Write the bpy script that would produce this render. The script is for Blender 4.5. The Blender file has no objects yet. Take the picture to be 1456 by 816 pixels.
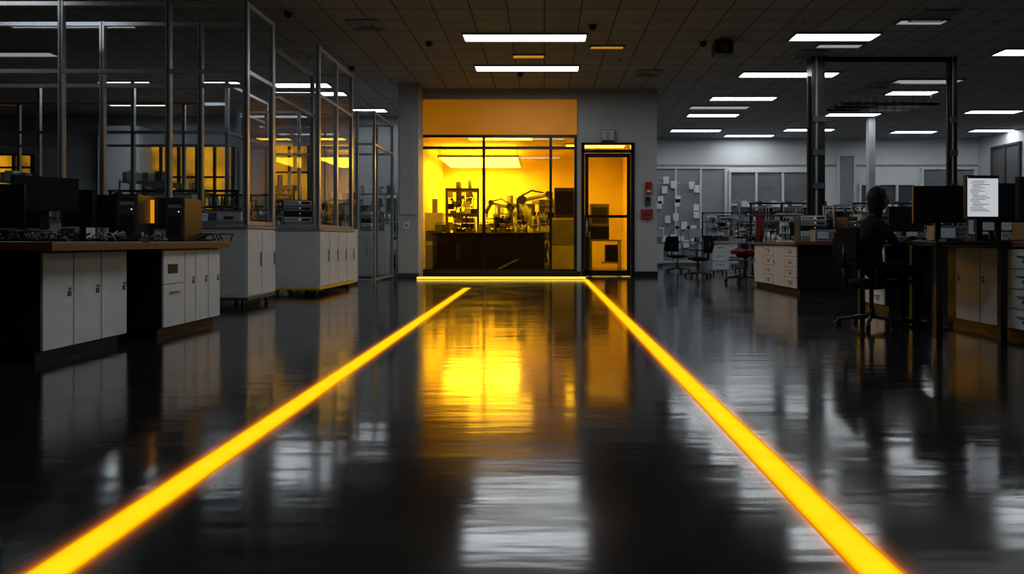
import bpy, bmesh, math, random
from mathutils import Vector, Matrix
random.seed(7)
scene = bpy.context.scene
CEIL = 4.79
# ------------------------------------------------------------------ camera
cd = bpy.data.cameras.new("camera"); cam = bpy.data.objects.new("camera", cd)
scene.collection.objects.link(cam); scene.camera = cam
cam.location = (0, 0, 0.9); cam.rotation_euler = (math.radians(90), 0, 0)
cd.sensor_width = 36; cd.lens = 1000/1456*36
cd.shift_x = -46/1456; cd.shift_y = -65/1456; cd.clip_end = 200
scene.view_settings.view_transform = 'Standard'
w = bpy.data.worlds.new("world"); scene.world = w; w.use_nodes = True
w.node_tree.nodes["Background"].inputs[0].default_value = (0.5, 0.55, 0.6, 1)
w.node_tree.nodes["Background"].inputs[1].default_value = 0.004

# ------------------------------------------------------------------ materials
def mat(name, col, rough=0.5, metal=0.0, var=0.12, scale=6.0, bump=0.0, spec=None):
    m = bpy.data.materials.new(name); m.use_nodes = True
    nt = m.node_tree; b = nt.nodes["Principled BSDF"]
    tc = nt.nodes.new("ShaderNodeTexCoord"); n = nt.nodes.new("ShaderNodeTexNoise")
    n.inputs["Scale"].default_value = scale; n.inputs["Detail"].default_value = 4
    nt.links.new(tc.outputs["Object"], n.inputs["Vector"])
    r = nt.nodes.new("ShaderNodeValToRGB")
    r.color_ramp.elements[0].position = 0.3; r.color_ramp.elements[1].position = 0.7
    r.color_ramp.elements[0].color = tuple(c*(1-var) for c in col)+(1,)
    r.color_ramp.elements[1].color = tuple(min(1, c*(1+var)) for c in col)+(1,)
    nt.links.new(n.outputs["Fac"], r.inputs[0]); nt.links.new(r.outputs[0], b.inputs["Base Color"])
    b.inputs["Roughness"].default_value = rough; b.inputs["Metallic"].default_value = metal
    if spec is not None: b.inputs["Specular IOR Level"].default_value = spec
    if bump:
        bp = nt.nodes.new("ShaderNodeBump"); bp.inputs["Strength"].default_value = bump
        bp.inputs["Distance"].default_value = 0.01
        nt.links.new(n.outputs["Fac"], bp.inputs["Height"]); nt.links.new(bp.outputs[0], b.inputs["Normal"])
    return m
def emat(name, col, s, base=(0.3, 0.3, 0.3)):
    m = bpy.data.materials.new(name); m.use_nodes = True; nt = m.node_tree
    b = nt.nodes["Principled BSDF"]
    b.inputs["Base Color"].default_value = tuple(base)+(1,)
    b.inputs["Emission Color"].default_value = tuple(col)+(1,)
    b.inputs["Emission Strength"].default_value = s
    return m
def glass(name, tint, gloss=0.08, rough=0.02):
    m = bpy.data.materials.new(name); m.use_nodes = True; nt = m.node_tree
    nt.nodes.clear(); o = nt.nodes.new("ShaderNodeOutputMaterial")
    t = nt.nodes.new("ShaderNodeBsdfTransparent"); t.inputs[0].default_value = tuple(tint)+(1,)
    g = nt.nodes.new("ShaderNodeBsdfGlossy"); g.inputs["Roughness"].default_value = rough
    g.inputs[0].default_value = (0.9, 0.95, 1, 1)
    lw = nt.nodes.new("ShaderNodeLayerWeight"); lw.inputs[0].default_value = 0.35
    ma = nt.nodes.new("ShaderNodeMath"); ma.operation = 'MULTIPLY_ADD'
    ma.inputs[1].default_value = 0.35; ma.inputs[2].default_value = gloss
    nt.links.new(lw.outputs["Fresnel"], ma.inputs[0])
    mx = nt.nodes.new("ShaderNodeMixShader")
    nt.links.new(ma.outputs[0], mx.inputs[0]); nt.links.new(t.outputs[0], mx.inputs[1])
    nt.links.new(g.outputs[0], mx.inputs[2]); nt.links.new(mx.outputs[0], o.inputs[0])
    return m

M = {}
M['white'] = mat("cabinet_white", (0.58, 0.60, 0.62), 0.35, var=0.06)
M['grey'] = mat("grey_metal_paint", (0.24, 0.25, 0.26), 0.4)
M['dgrey'] = mat("dark_grey", (0.05, 0.052, 0.055), 0.4)
M['black'] = mat("black_plastic", (0.010, 0.010, 0.011), 0.4, spec=.3)
M['blackm'] = mat("black_metal", (0.01, 0.01, 0.011), 0.3, 0.3)
M['alu'] = mat("aluminium", (0.42, 0.44, 0.46), 0.3, 0.6, scale=20, var=0.06)
M['steel'] = mat("steel", (0.35, 0.36, 0.37), 0.3, 1.0)
M['wood'] = mat("worktop_edge", (0.13, 0.05, 0.018), 0.35, scale=14)
M['top'] = mat("worktop", (0.10, 0.10, 0.10), 0.3)
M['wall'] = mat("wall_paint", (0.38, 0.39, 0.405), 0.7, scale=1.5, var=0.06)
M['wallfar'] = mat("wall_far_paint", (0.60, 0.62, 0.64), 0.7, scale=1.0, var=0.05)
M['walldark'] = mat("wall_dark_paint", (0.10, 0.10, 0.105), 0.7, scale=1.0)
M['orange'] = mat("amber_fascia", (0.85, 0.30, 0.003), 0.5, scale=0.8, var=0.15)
_b = M['orange'].node_tree.nodes["Principled BSDF"]; _b.inputs["Emission Color"].default_value = (1, .34, 0, 1); _b.inputs["Emission Strength"].default_value = .16  # weak glow added to brighten the fascia, which is no lamp
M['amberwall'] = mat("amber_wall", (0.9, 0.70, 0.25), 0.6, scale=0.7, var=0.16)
M['red'] = mat("red_paint", (0.4, 0.015, 0.012), 0.4)
M['redfab'] = mat("red_fabric", (0.16, 0.01, 0.008), 0.8, bump=0.3, scale=60, spec=.2)
M['fabric'] = mat("dark_fabric", (0.006, 0.006, 0.008), 0.9, bump=0.3, scale=80, spec=.1)
M['paper'] = mat("paper", (0.75, 0.76, 0.78), 0.7, var=0.04)
M['yel'] = mat("yellow_trim", (0.75, 0.40, 0.01), 0.4)
M['skin'] = mat("skin", (0.20, 0.12, 0.09), 0.5, var=0.06)
M['hair'] = mat("hair", (0.008, 0.006, 0.005), 0.6, scale=60, bump=0.5, spec=.25)
M['shirt'] = mat("shirt", (0.009, 0.009, 0.011), 0.9, scale=30, bump=0.2, spec=.1)
M['trouser'] = mat("trousers", (0.007, 0.007, 0.009), 0.9, spec=.1)
M['glass'] = glass("clear_glass", (0.93, 0.95, 0.96), 0.025)
M['amber'] = glass("amber_glass", (1.0, 0.59, 0.03), 0.03)
M['screen'] = emat("screen_white", (0.8, 0.85, 0.9), 0.6)
M['screendim'] = emat("screen_dim", (0.6, 0.75, 0.85), 0.07, (.05, .05, .05))
M['screenor'] = emat("screen_orange", (1.0, 0.36, 0.0), 0.7)
M['lamp'] = emat("lamp_panel", (0.92, 0.97, 1.0), 11.0)
M['lampfill'] = emat("fill_panel_unseen", (0.92, 0.97, 1.0), 9.5)  # fill light, for added panels out of view only
M['lampdim'] = emat("lamp_panel_dim", (0.94, 0.98, 1.0), 0.3)
M['lampyel'] = emat("lamp_panel_amber", (1.0, 0.42, 0.02), 0.5)
M['lamproom'] = emat("lamp_amber_room", (1.0, 0.88, 0.5), 19.0)
M['ceilfill'] = emat("amber_ceiling_fill", (1.0, 0.88, 0.5), 6.0)  # emissive top face added to brighten the amber room's ceiling
M['led'] = emat("led_indicator", (0.7, 0.9, 1.0), 2.0)
M['curb'] = emat("curb_diffuser", (1.0, 0.66, 0.03), 1.5)
def room_glow_mat():  # patchy emission painted in place of a lit amber room behind the window
    m = bpy.data.materials.new("amber_room_glow"); m.use_nodes = True; nt = m.node_tree; b = nt.nodes["Principled BSDF"]
    tc = nt.nodes.new("ShaderNodeTexCoord"); n = nt.nodes.new("ShaderNodeTexNoise"); n.inputs["Scale"].default_value = 0.9; n.inputs["Detail"].default_value = 3
    nt.links.new(tc.outputs["Object"], n.inputs["Vector"]); r = nt.nodes.new("ShaderNodeMapRange")
    r.inputs[1].default_value = 0.38; r.inputs[2].default_value = 0.65; r.inputs[3].default_value = 0.12; r.inputs[4].default_value = 1.1
    nt.links.new(n.outputs["Fac"], r.inputs[0]); nt.links.new(r.outputs[0], b.inputs["Emission Strength"])
    b.inputs["Emission Color"].default_value = (1.0, 0.42, 0.01, 1); b.inputs["Base Color"].default_value = (.4, .2, .02, 1)
    return m
M['amberlit'] = room_glow_mat()

def floor_mat():
    m = bpy.data.materials.new("polished_epoxy_floor"); m.use_nodes = True; nt = m.node_tree
    b = nt.nodes["Principled BSDF"]; L = nt.links.new
    tc = nt.nodes.new("ShaderNodeTexCoord")
    mp = nt.nodes.new("ShaderNodeMapping"); mp.inputs["Scale"].default_value = (0.8, 4.0, 1)
    L(tc.outputs["Object"], mp.inputs[0])
    n1 = nt.nodes.new("ShaderNodeTexNoise"); n1.inputs["Scale"].default_value = 1.6; n1.inputs["Detail"].default_value = 2.5
    L(mp.outputs[0], n1.inputs["Vector"])
    bp = nt.nodes.new("ShaderNodeBump"); bp.inputs["Strength"].default_value = 0.33; bp.inputs["Distance"].default_value = 0.006
    L(n1.outputs["Fac"], bp.inputs["Height"]); L(bp.outputs[0], b.inputs["Normal"])
    n2 = nt.nodes.new("ShaderNodeTexNoise"); n2.inputs["Scale"].default_value = 1.3; n2.inputs["Detail"].default_value = 6
    L(tc.outputs["Object"], n2.inputs["Vector"])
    r = nt.nodes.new("ShaderNodeMapRange"); r.inputs[1].default_value = 0.3; r.inputs[2].default_value = 0.7
    r.inputs[3].default_value = 0.085; r.inputs[4].default_value = 0.15
    L(n2.outputs["Fac"], r.inputs[0]); L(r.outputs[0], b.inputs["Roughness"])
    cr = nt.nodes.new("ShaderNodeValToRGB")
    cr.color_ramp.elements[0].color = (0.006, 0.0065, 0.0075, 1); cr.color_ramp.elements[1].color = (0.016, 0.017, 0.019, 1)
    L(n2.outputs["Fac"], cr.inputs[0]); L(cr.outputs[0], b.inputs["Base Color"])
    b.inputs["IOR"].default_value = 1.66
    return m
M['floor'] = floor_mat()
def ceil_mat():
    m = bpy.data.materials.new("ceiling_tiles"); m.use_nodes = True; nt = m.node_tree
    b = nt.nodes["Principled BSDF"]; L = nt.links.new
    tc = nt.nodes.new("ShaderNodeTexCoord")
    br = nt.nodes.new("ShaderNodeTexBrick"); br.offset = 0.0; br.squash = 1.0
    br.inputs["Scale"].default_value = 1.0; br.inputs["Brick Width"].default_value = 0.62
    br.inputs["Row Height"].default_value = 0.62; br.inputs["Mortar Size"].default_value = 0.014
    br.inputs["Color1"].default_value = (0.30, 0.305, 0.315, 1); br.inputs["Color2"].default_value = (0.35, 0.355, 0.36, 1)
    br.inputs["Mortar"].default_value = (0.09, 0.09, 0.09, 1)
    L(tc.outputs["Object"], br.inputs["Vector"]); L(br.outputs["Color"], b.inputs["Base Color"])
    b.inputs["Roughness"].default_value = 0.85
    return m
M['ceil'] = ceil_mat()
# luminous floor strip: glowing core plus orange halo painted as fading emission on a clear sheet
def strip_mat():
    m = bpy.data.materials.new("strip_core_halo"); m.use_nodes = True; nt = m.node_tree; L = nt.links.new
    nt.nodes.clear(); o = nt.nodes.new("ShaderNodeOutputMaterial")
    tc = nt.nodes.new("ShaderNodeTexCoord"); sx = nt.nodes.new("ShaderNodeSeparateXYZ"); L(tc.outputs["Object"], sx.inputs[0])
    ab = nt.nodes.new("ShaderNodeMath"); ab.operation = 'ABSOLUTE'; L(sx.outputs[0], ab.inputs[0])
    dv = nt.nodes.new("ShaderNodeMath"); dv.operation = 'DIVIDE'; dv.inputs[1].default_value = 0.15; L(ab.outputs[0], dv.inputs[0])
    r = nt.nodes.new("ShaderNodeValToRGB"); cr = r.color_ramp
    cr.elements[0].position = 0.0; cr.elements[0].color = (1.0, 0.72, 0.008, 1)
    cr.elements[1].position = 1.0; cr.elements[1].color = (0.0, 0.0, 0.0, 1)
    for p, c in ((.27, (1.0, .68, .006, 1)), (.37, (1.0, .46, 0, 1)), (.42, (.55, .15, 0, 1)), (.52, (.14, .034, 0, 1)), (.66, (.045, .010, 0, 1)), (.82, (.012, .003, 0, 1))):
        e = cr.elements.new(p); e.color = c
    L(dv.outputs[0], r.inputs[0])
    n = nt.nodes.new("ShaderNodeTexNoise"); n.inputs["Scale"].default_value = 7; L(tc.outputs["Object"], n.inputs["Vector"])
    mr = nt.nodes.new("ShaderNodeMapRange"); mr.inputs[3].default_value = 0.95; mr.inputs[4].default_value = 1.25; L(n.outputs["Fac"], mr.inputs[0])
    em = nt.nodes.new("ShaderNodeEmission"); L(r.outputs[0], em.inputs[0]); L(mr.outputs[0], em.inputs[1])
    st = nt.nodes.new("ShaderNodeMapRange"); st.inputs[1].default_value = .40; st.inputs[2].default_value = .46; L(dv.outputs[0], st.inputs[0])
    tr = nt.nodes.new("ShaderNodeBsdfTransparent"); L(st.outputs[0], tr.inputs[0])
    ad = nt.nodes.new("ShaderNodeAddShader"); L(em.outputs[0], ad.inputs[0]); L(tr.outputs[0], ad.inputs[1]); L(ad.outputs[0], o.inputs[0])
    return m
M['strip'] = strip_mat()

# ------------------------------------------------------------------ builder
class B:
    def __init__(s): s.bm = bmesh.new(); s.mats = []
    def mi(s, k):
        if k not in s.mats: s.mats.append(k)
        return s.mats.index(k)
    def _fin(s, vs, k, smooth=False):
        i = s.mi(k); fs = set()
        for v in vs:
            for f in v.link_faces: fs.add(f)
        for f in fs: f.material_index = i; f.smooth = smooth
    def box(s, x0, x1, y0, y1, z0, z1, k, rz=0, rx=0, ry=0):
        c = Vector(((x0+x1)/2, (y0+y1)/2, (z0+z1)/2))
        mt = Matrix.Translation(c) @ Matrix.Rotation(rz, 4, 'Z') @ Matrix.Rotation(ry, 4, 'Y') @ Matrix.Rotation(rx, 4, 'X') @ Matrix.Diagonal((abs(x1-x0), abs(y1-y0), abs(z1-z0), 1))
        r = bmesh.ops.create_cube(s.bm, size=1, matrix=mt); s._fin(r['verts'], k); return s
    def cyl(s, p0, p1, r, k, r2=None, seg=14):
        p0 = Vector(p0); p1 = Vector(p1); d = p1-p0
        q = Vector((0, 0, 1)).rotation_difference(d.normalized()).to_matrix().to_4x4()
        mt = Matrix.Translation((p0+p1)/2) @ q
        rr = bmesh.ops.create_cone(s.bm, cap_ends=True, segments=seg, radius1=r, radius2=r if r2 is None else r2, depth=d.length, matrix=mt)
        s._fin(rr['verts'], k, True)
        for v in rr['verts']:
            for f in v.link_faces:
                if len(f.verts) > 4: f.smooth = False
        return s
    def sph(s, c, r, k, sc=(1, 1, 1), seg=14):
        mt = Matrix.Translation(c) @ Matrix.Diagonal((sc[0], sc[1], sc[2], 1))
        rr = bmesh.ops.create_uvsphere(s.bm, u_segments=seg, v_segments=max(6, seg//2+2), radius=r, matrix=mt)
        s._fin(rr['verts'], k, True); return s
    def tube(s, pts, r, k, seg=8):
        for a, b in zip(pts[:-1], pts[1:]):
            s.cyl(a, b, r, k, seg=seg)
        for p in pts[1:-1]: s.sph(p, r, k, seg=8)
        return s
    def plane(s, pts, k):
        vs = [s.bm.verts.new(p) for p in pts]; f = s.bm.faces.new(vs); f.material_index = s.mi(k); return s
    def mesh(s, name):
        me = bpy.data.meshes.new(name); s.bm.to_mesh(me); s.bm.free()
        for k in s.mats: me.materials.append(M[k])
        return me
def put(name, me, loc=(0, 0, 0), rz=0, bevel=0, sc=None):
    o = bpy.data.objects.new(name, me); scene.collection.objects.link(o)
    o.location = loc; o.rotation_euler = (0, 0, rz)
    if sc: o.scale = sc
    if bevel:
        b = o.modifiers.new("bevel", 'BEVEL'); b.width = bevel; b.segments = 2; b.limit_method = 'ANGLE'; b.angle_limit = 0.7
    return o
def px(x, Y): return (x-774)*Y/1000.0
def pz(y, Y): return 0.9+(343-y)*Y/1000.0

# ------------------------------------------------------------------ room shell
XL, XR, YB, YF, YLF = -17.5, 16.4, -3.0, 26.6, 22.0
b = B(); b.box(XL-0.2, XR+0.2, YB-0.2, YF+0.2, -0.1, 0, 'floor'); put("floor", b.mesh("floor"))
b = B(); b.box(XL-0.2, XR+0.2, YB-0.2, YF+0.2, CEIL, CEIL+0.1, 'ceil'); put("ceiling", b.mesh("ceiling"))
b = B(); b.box(XL-0.2, XL, YB, YLF+0.2, 0, CEIL, 'walldark'); put("wall_left", b.mesh("wall_left"))
b = B(); b.box(XL, XR, YB-0.2, YB, 0, CEIL, 'walldark'); put("wall_rear", b.mesh("wall_rear"))
b = B(); b.box(XR, XR+0.2, YB, YF+0.2, 0, CEIL, 'wallfar'); put("wall_right", b.mesh("wall_right"))
b = B(); b.box(2.9, XR, YF, YF+0.2, 0, CEIL, 'wallfar'); put("wall_far_right", b.mesh("wall_far_right"))
b = B(); b.box(XL, -3.62, YLF, YLF+0.2, 0, CEIL, 'wall'); put("wall_far_left", b.mesh("wall_far_left"))

WX0, WX1, WZ0, WZ1 = -3.24, 0.83, 0.12, 3.62
DX0, DX1, DZ1 = 0.94, 2.30, 3.42
b = B()
for (x0, x1, z0, z1) in [(-3.45, WX0, 0, CEIL), (WX0, WX1, 0, WZ0), (WX0, WX1, WZ1, CEIL), (WX1, DX0, 0, CEIL), (DX0, DX1, DZ1, CEIL), (DX1, 2.88, 0, CEIL)]:
    b.box(x0, x1, 18.0, 18.2, z0, z1, 'wall')
put("wall_storefront", b.mesh("wall_storefront"))
b = B(); b.box(-3.6, -3.1, 17.3, 18.0, 0, CEIL, 'wall')
b.box(-3.55, -3.16, 17.27, 17.3, 1.55, 4.1, 'wall'); b.box(-3.62, -3.08, 17.26, 17.3, 0, 0.12, 'dgrey')
put("wall_pillar", b.mesh("wall_pillar"), bevel=0.01)
b = B()
b.box(-3.65, -3.45, 18.0, 24.2, 0, CEIL, 'wall'); b.box(2.68, 2.88, 18.2, 24.2, 0, CEIL, 'wall')
b.box(-3.45, 2.68, 24.0, 24.2, 0, CEIL, 'wall')
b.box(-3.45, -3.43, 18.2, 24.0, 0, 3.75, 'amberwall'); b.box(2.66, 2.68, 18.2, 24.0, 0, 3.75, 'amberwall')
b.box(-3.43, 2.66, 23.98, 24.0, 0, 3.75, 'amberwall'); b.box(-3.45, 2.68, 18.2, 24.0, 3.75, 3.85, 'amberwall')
put("wall_cleanroom", b.mesh("wall_cleanroom"))
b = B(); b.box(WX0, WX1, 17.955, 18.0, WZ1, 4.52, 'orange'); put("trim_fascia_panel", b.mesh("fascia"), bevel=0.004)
b = B(); b.box(DX1+0.02, 2.90, 17.97, 18.0, 0, 0.13, 'black'); b.box(WX0, WX1, 17.97, 18.0, 0, 0.1, 'black')
b.box(WX1, DX0-0.02, 17.97, 18.0, 0, 0.13, 'black')
put("baseboard_storefront", b.mesh("baseboard"))
b = B(); t = 0.035
for x in (WX0+t, px(688, 18), px(783, 18), WX1-t): b.box(x-t, x+t, 17.96, 18.1, WZ0, WZ1, 'blackm')
for z in (WZ0+t, 3.29, WZ1-t): b.box(WX0, WX1, 17.965, 18.09, z-t, z+t, 'blackm')
b.plane([(WX0, 18.05, WZ0), (WX1, 18.05, WZ0), (WX1, 18.05, WZ1), (WX0, 18.05, WZ1)], 'amber')
put("window_1", b.mesh("window_1"))
b = B()
b.box(DX0, DX0+0.09, 17.94, 18.12, 0, DZ1, 'blackm'); b.box(DX1-0.09, DX1, 17.94, 18.12, 0, DZ1, 'blackm')
b.box(DX0, DX1, 17.94, 18.12, DZ1-0.05, DZ1, 'blackm'); b.box(DX0, DX1, 17.94, 18.12, 3.16, 3.24, 'blackm')
lx0, lx1 = DX0+0.1, DX1-0.1
b.box(lx0, lx0+0.09, 17.97, 18.03, 0.02, 3.14, 'blackm'); b.box(lx1-0.09, lx1, 17.97, 18.03, 0.02, 3.14, 'blackm')
for z0, z1 in ((0.02, 0.16), (1.5, 1.57), (3.05, 3.14)): b.box(lx0, lx1, 17.97, 18.03, z0, z1, 'blackm')
b.box(lx0+0.01, lx0+0.07, 17.90, 17.97, 1.05, 1.35, 'steel'); b.cyl((lx0+0.04, 17.88, 1.0), (lx0+0.04, 17.88, 1.5), 0.015, 'steel')
b.plane([(DX0, 18.0, 0.05), (DX1, 18.0, 0.05), (DX1, 18.0, DZ1), (DX0, 18.0, DZ1)], 'amber')
put("door_1", b.mesh("door_1"))
b = B(); b.box(-0.17, 0.17, -0.12, 0, 0, 0.28, 'grey'); b.box(-0.15, -0.01, -0.135, -0.12, 0.03, 0.25, 'white'); b.box(0.01, 0.15, -0.135, -0.12, 0.03, 0.25, 'white')
for i in range(5): b.box(-0.14, 0.14, -0.14, -0.135, 0.06+i*0.035, 0.07+i*0.035, 'dgrey')
put("emergency_light_unit", b.mesh("emerg"), (px(864, 18), 18.0, 3.46), bevel=0.006)
b = B(); b.box(-0.08, 0.08, -0.07, 0, 0, 0.3, 'red'); b.cyl((0, -0.07, 0.19), (0, -0.1, 0.19), 0.055, 'red'); b.box(-0.05, 0.05, -0.075, -0.07, 0.03, 0.09, 'white')
put("fire_alarm_sounder", b.mesh("sounder"), (px(922, 18), 18.0, 2.12), bevel=0.008)
b = B(); b.box(-0.07, 0.07, -0.05, 0, 0, 0.22, 'dgrey'); b.box(-0.05, 0.05, -0.055, -0.05, 0.1, 0.2, 'black')
put("access_card_reader", b.mesh("reader"), (px(921, 18), 18.0, 1.82), bevel=0.006)
b = B(); b.box(-0.15, 0.15, -0.09, 0, 0, 0.24, 'red'); b.box(-0.11, 0.11, -0.1, -0.09, 0.07, 0.18, 'dgrey'); b.box(-0.09, 0.09, -0.11, -0.1, 0.1, 0.14, 'red')
put("fire_alarm_call_point", b.mesh("callpoint"), (px(919, 18), 18.0, 1.48), bevel=0.008)
b = B(); b.box(-0.06, 0.06, -0.03, 0, 0, 0.18, 'white'); b.box(-0.02, 0.02, -0.04, -0.03, 0.06, 0.12, 'dgrey')
put("light_switch_plate", b.mesh("switch"), (px(578, 17.27), 17.3, 1.2), bevel=0.004)

# ------------------------------------------------------------------ floor strips
def strip(name, p0, p1, wd=0.3):
    p0 = Vector(p0); p1 = Vector(p1); d = p1-p0; L = d.length
    b = B(); b.plane([(-wd/2, 0, 0), (wd/2, 0, 0), (wd/2, L, 0), (-wd/2, L, 0)], 'strip')
    return put(name, b.mesh(name), (p0.x, p0.y, 0.002), math.atan2(d.y, d.x)-math.pi/2)
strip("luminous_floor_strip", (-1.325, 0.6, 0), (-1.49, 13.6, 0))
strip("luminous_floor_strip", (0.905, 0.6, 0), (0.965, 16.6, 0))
b = B(); b.box(-3.02, .98, 16.64, 16.78, 0, .055, 'curb'); b.box(-3.04, 1.0, 16.63, 16.79, 0, .01, 'alu')
put("luminous_floor_curb", b.mesh("curb"), bevel=.006)

# ------------------------------------------------------------------ ceiling lights
def lamp_mesh(wx, wy, k):
    b = B(); t = 0.03
    b.box(-wx/2, wx/2, -wy/2, -wy/2+t, -0.035, 0, 'grey'); b.box(-wx/2, wx/2, wy/2-t, wy/2, -0.035, 0, 'grey')
    b.box(-wx/2, -wx/2+t, -wy/2, wy/2, -0.035, 0, 'grey'); b.box(wx/2-t, wx/2, -wy/2, wy/2, -0.035, 0, 'grey')
    b.box(-wx/2+t, wx/2-t, -wy/2+t, wy/2-t, -0.02, -0.005, k)
    return b.mesh("unseen_fill_panel")
def lamp(x0, x1, y, k='lamp', wy=0.5):
    Y = (CEIL-0.9)*1000/(343-y); Y = min(Y, 25.8)
    wx = (x1-x0)*Y/1000
    put("unseen_fill_panel", lamp_mesh(wx, wy, k), (px((x0+x1)/2, Y), Y, CEIL))
for a in [(658, 835, 52), (675, 824, 96), (1125, 1247, 51), (1052, 1190, 105), (1010, 1103, 139), (977, 1050, 163),
          (953, 1025, 185), (1262, 1330, 131), (1375, 1450, 158), (1268, 1330, 187), (1418, 1490, 73), (1115, 1185, 184),
          (1175, 1250, 162), (1380, 1440, 185), (145, 220, 118), (388, 470, 120), (390, 492, 132), (290, 345, 118), (500, 550, 156)]:
    lamp(*a)
lamp(728, 775, 79, 'lampyel', 0.3); lamp(838, 888, 66, 'lampyel', 0.25)
lamp(1270, 1365, 115, 'lampdim'); lamp(980, 1065, 152, 'lampdim'); lamp(1160, 1226, 64, 'lampdim', 0.3)
lamp(1030, 1100, 196); lamp(-10, 80, 76, 'lampdim', .4); lamp(1275, 1345, 30, 'lampdim', 0.3)  # far-left dim panel stands in for a lamp reflection in the glass
lamp(150, 240, 147, 'lamp')
for X, Y in ((-.4, 3.5), (-.4, 6.6), (-.4, 9.6), (8.0, 6.5), (-8.5, 8.6), (6.5, 10.4)):  # unseen panels added overhead to brighten the cabinets and benches
    put("unseen_fill_panel", lamp_mesh(2.3, .55, 'lampfill'), (X, Y, CEIL))

b = B(); b.box(-0.17, 0.17, -0.17, 0.17, -0.3, -0.05, 'black'); b.cyl((0, 0, -0.05), (0, 0, 0), 0.03, 'black'); b.cyl((0, -0.17, -0.17), (0, -0.2, -0.17), 0.08, 'dgrey')
put("ceiling_projector", b.mesh("projector"), (px(1027, 13.6), 13.6, CEIL), bevel=0.01)
b = B(); b.cyl((0, 0, -0.03), (0, 0, 0), 0.08, 'dgrey'); b.sph((0, 0, -0.03), 0.065, 'black')
dm = b.mesh("dome")
for x, y in ((740, 104), (843, 36), (500, 95), (1000, 60), (610, 60), (410, 18)):
    Y = 3890/(343-y); put("security_camera_dome", dm, (px(x, Y), Y, CEIL))
b = B(); b.cyl((0, 0, -0.03), (0, 0, 0), 0.035, 'steel'); b.cyl((0, 0, -0.07), (0, 0, -0.03), 0.01, 'steel'); b.cyl((0, 0, -0.075), (0, 0, -0.07), 0.03, 'steel')
sp = b.mesh("sprinkler")
for X in (-5, -2.5, 1.6, 4.6, 8, 11):
    for Y in (12.5, 15, 20): put("ceiling_sprinkler", sp, (X, Y, CEIL))
b = B()
for i in range(4):
    s_ = 0.3-i*0.07
    for (a0, a1, c0, c1) in ((-s_, s_, -s_, -s_+0.03), (-s_, s_, s_-0.03, s_), (-s_, -s_+0.03, -s_, s_), (s_-0.03, s_, -s_, s_)):
        b.box(a0, a1, c0, c1, -0.03+i*0.007, 0, 'grey')
df = b.mesh("diffuser")
for X, Y in ((6.7, 12.1), (5.5, 14.6), (-3.2, 12.6), (9.5, 13), (2.4, 16.2), (8.4, 17.5)): put("ceiling_air_diffuser", df, (X, Y, CEIL))
b = B(); Yt = 18.6; xa, xb = px(1185, Yt), px(1320, Yt); zt = pz(155, Yt)
for yy in (-0.5, -0.05, 0.4):
    b.box(xa, xb, Yt+yy-0.025, Yt+yy+0.025, zt, zt+0.07, 'black')
for i in range(12):
    x = xa+(xb-xa)*i/11; b.box(x-0.015, x+0.015, Yt-0.52, Yt+0.42, zt+0.07, zt+0.1, 'black')
for x in (xa+0.2, (xa+xb)/2, xb-0.2):
    for yy in (-0.5, 0.4): b.cyl((x, Yt+yy, zt+0.07), (x, Yt+yy, CEIL), 0.01, 'steel')
put("hanging_cable_tray", b.mesh("tray"))

# ------------------------------------------------------------------ generic furniture / instruments
def cabinet_run(name, xface, dirx, y0, y1, depth, z0, z1, layout, body='dgrey', face='white', plinth=0.08):
    b = B()
    b.box(-depth, -0.02, 0, y1-y0, z0+plinth, z1, body); b.box(-depth, -0.07, 0.02, y1-y0-0.02, z0, z0+plinth, 'black')
    tot = y1-y0; wsum = sum(l[1] for l in layout); y = 0
    for kind, wd in layout:
        ww = wd/wsum*tot; g = 0.006
        if kind == 'door':
            b.box(-0.02, 0, y+g, y+ww-g, z0+plinth+0.01, z1-0.02, face)
            b.cyl((0, y+ww-0.05, (z0+z1)/2+0.12), (0.02, y+ww-0.05, (z0+z1)/2+0.12), 0.012, 'steel', seg=8)
            b.box(0.0, 0.004, y+ww-0.07, y+ww-0.03, (z0+z1)/2+0.06, (z0+z1)/2+0.1, 'dgrey')
        elif kind == 'drawers':
            k = 4; hh = (z1-0.02-z0-plinth-0.01)/k
            for i in range(k):
                b.box(-0.02, 0, y+g, y+ww-g, z0+plinth+0.01+i*hh+0.004, z0+plinth+0.01+(i+1)*hh-0.004, face)
                b.box(0, 0.02, y+ww*0.3, y+ww*0.7, z0+plinth+0.01+(i+0.6)*hh, z0+plinth+0.01+(i+0.6)*hh+0.012, 'steel')
                b.box(0, 0.003, y+ww*0.4, y+ww*0.6, z0+plinth+0.01+(i+0.3)*hh, z0+plinth+0.01+(i+0.3)*hh+0.03, 'dgrey')
        elif kind == 'half':
            zm = z0+plinth+(z1-z0-plinth)*0.55
            b.box(-0.02, 0, y+g, y+ww-g, z0+plinth+0.01, zm-0.004, face)
            b.box(-0.02, 0, y+g, y+ww-g, zm+0.004, z1-0.02, face)
            b.box(0, 0.004, y+ww*0.2, y+ww*0.65, zm+0.10, zm+0.19, 'black'); b.box(0, 0.02, y+ww*0.3, y+ww*0.7, zm-0.08, zm-0.068, 'steel')
        elif kind == 'shelf':
            b.box(-0.021, -0.018, y+g, y+ww-g, z0+plinth, z1-0.02, 'black')
        y += ww
    if dirx < 0:
        bmesh.ops.scale(b.bm, vec=(-1, 1, 1), verts=b.bm.verts); bmesh.ops.reverse_faces(b.bm, faces=b.bm.faces)
    return put(name, b.mesh(name), (xface, y0, 0), bevel=0.004)

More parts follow.
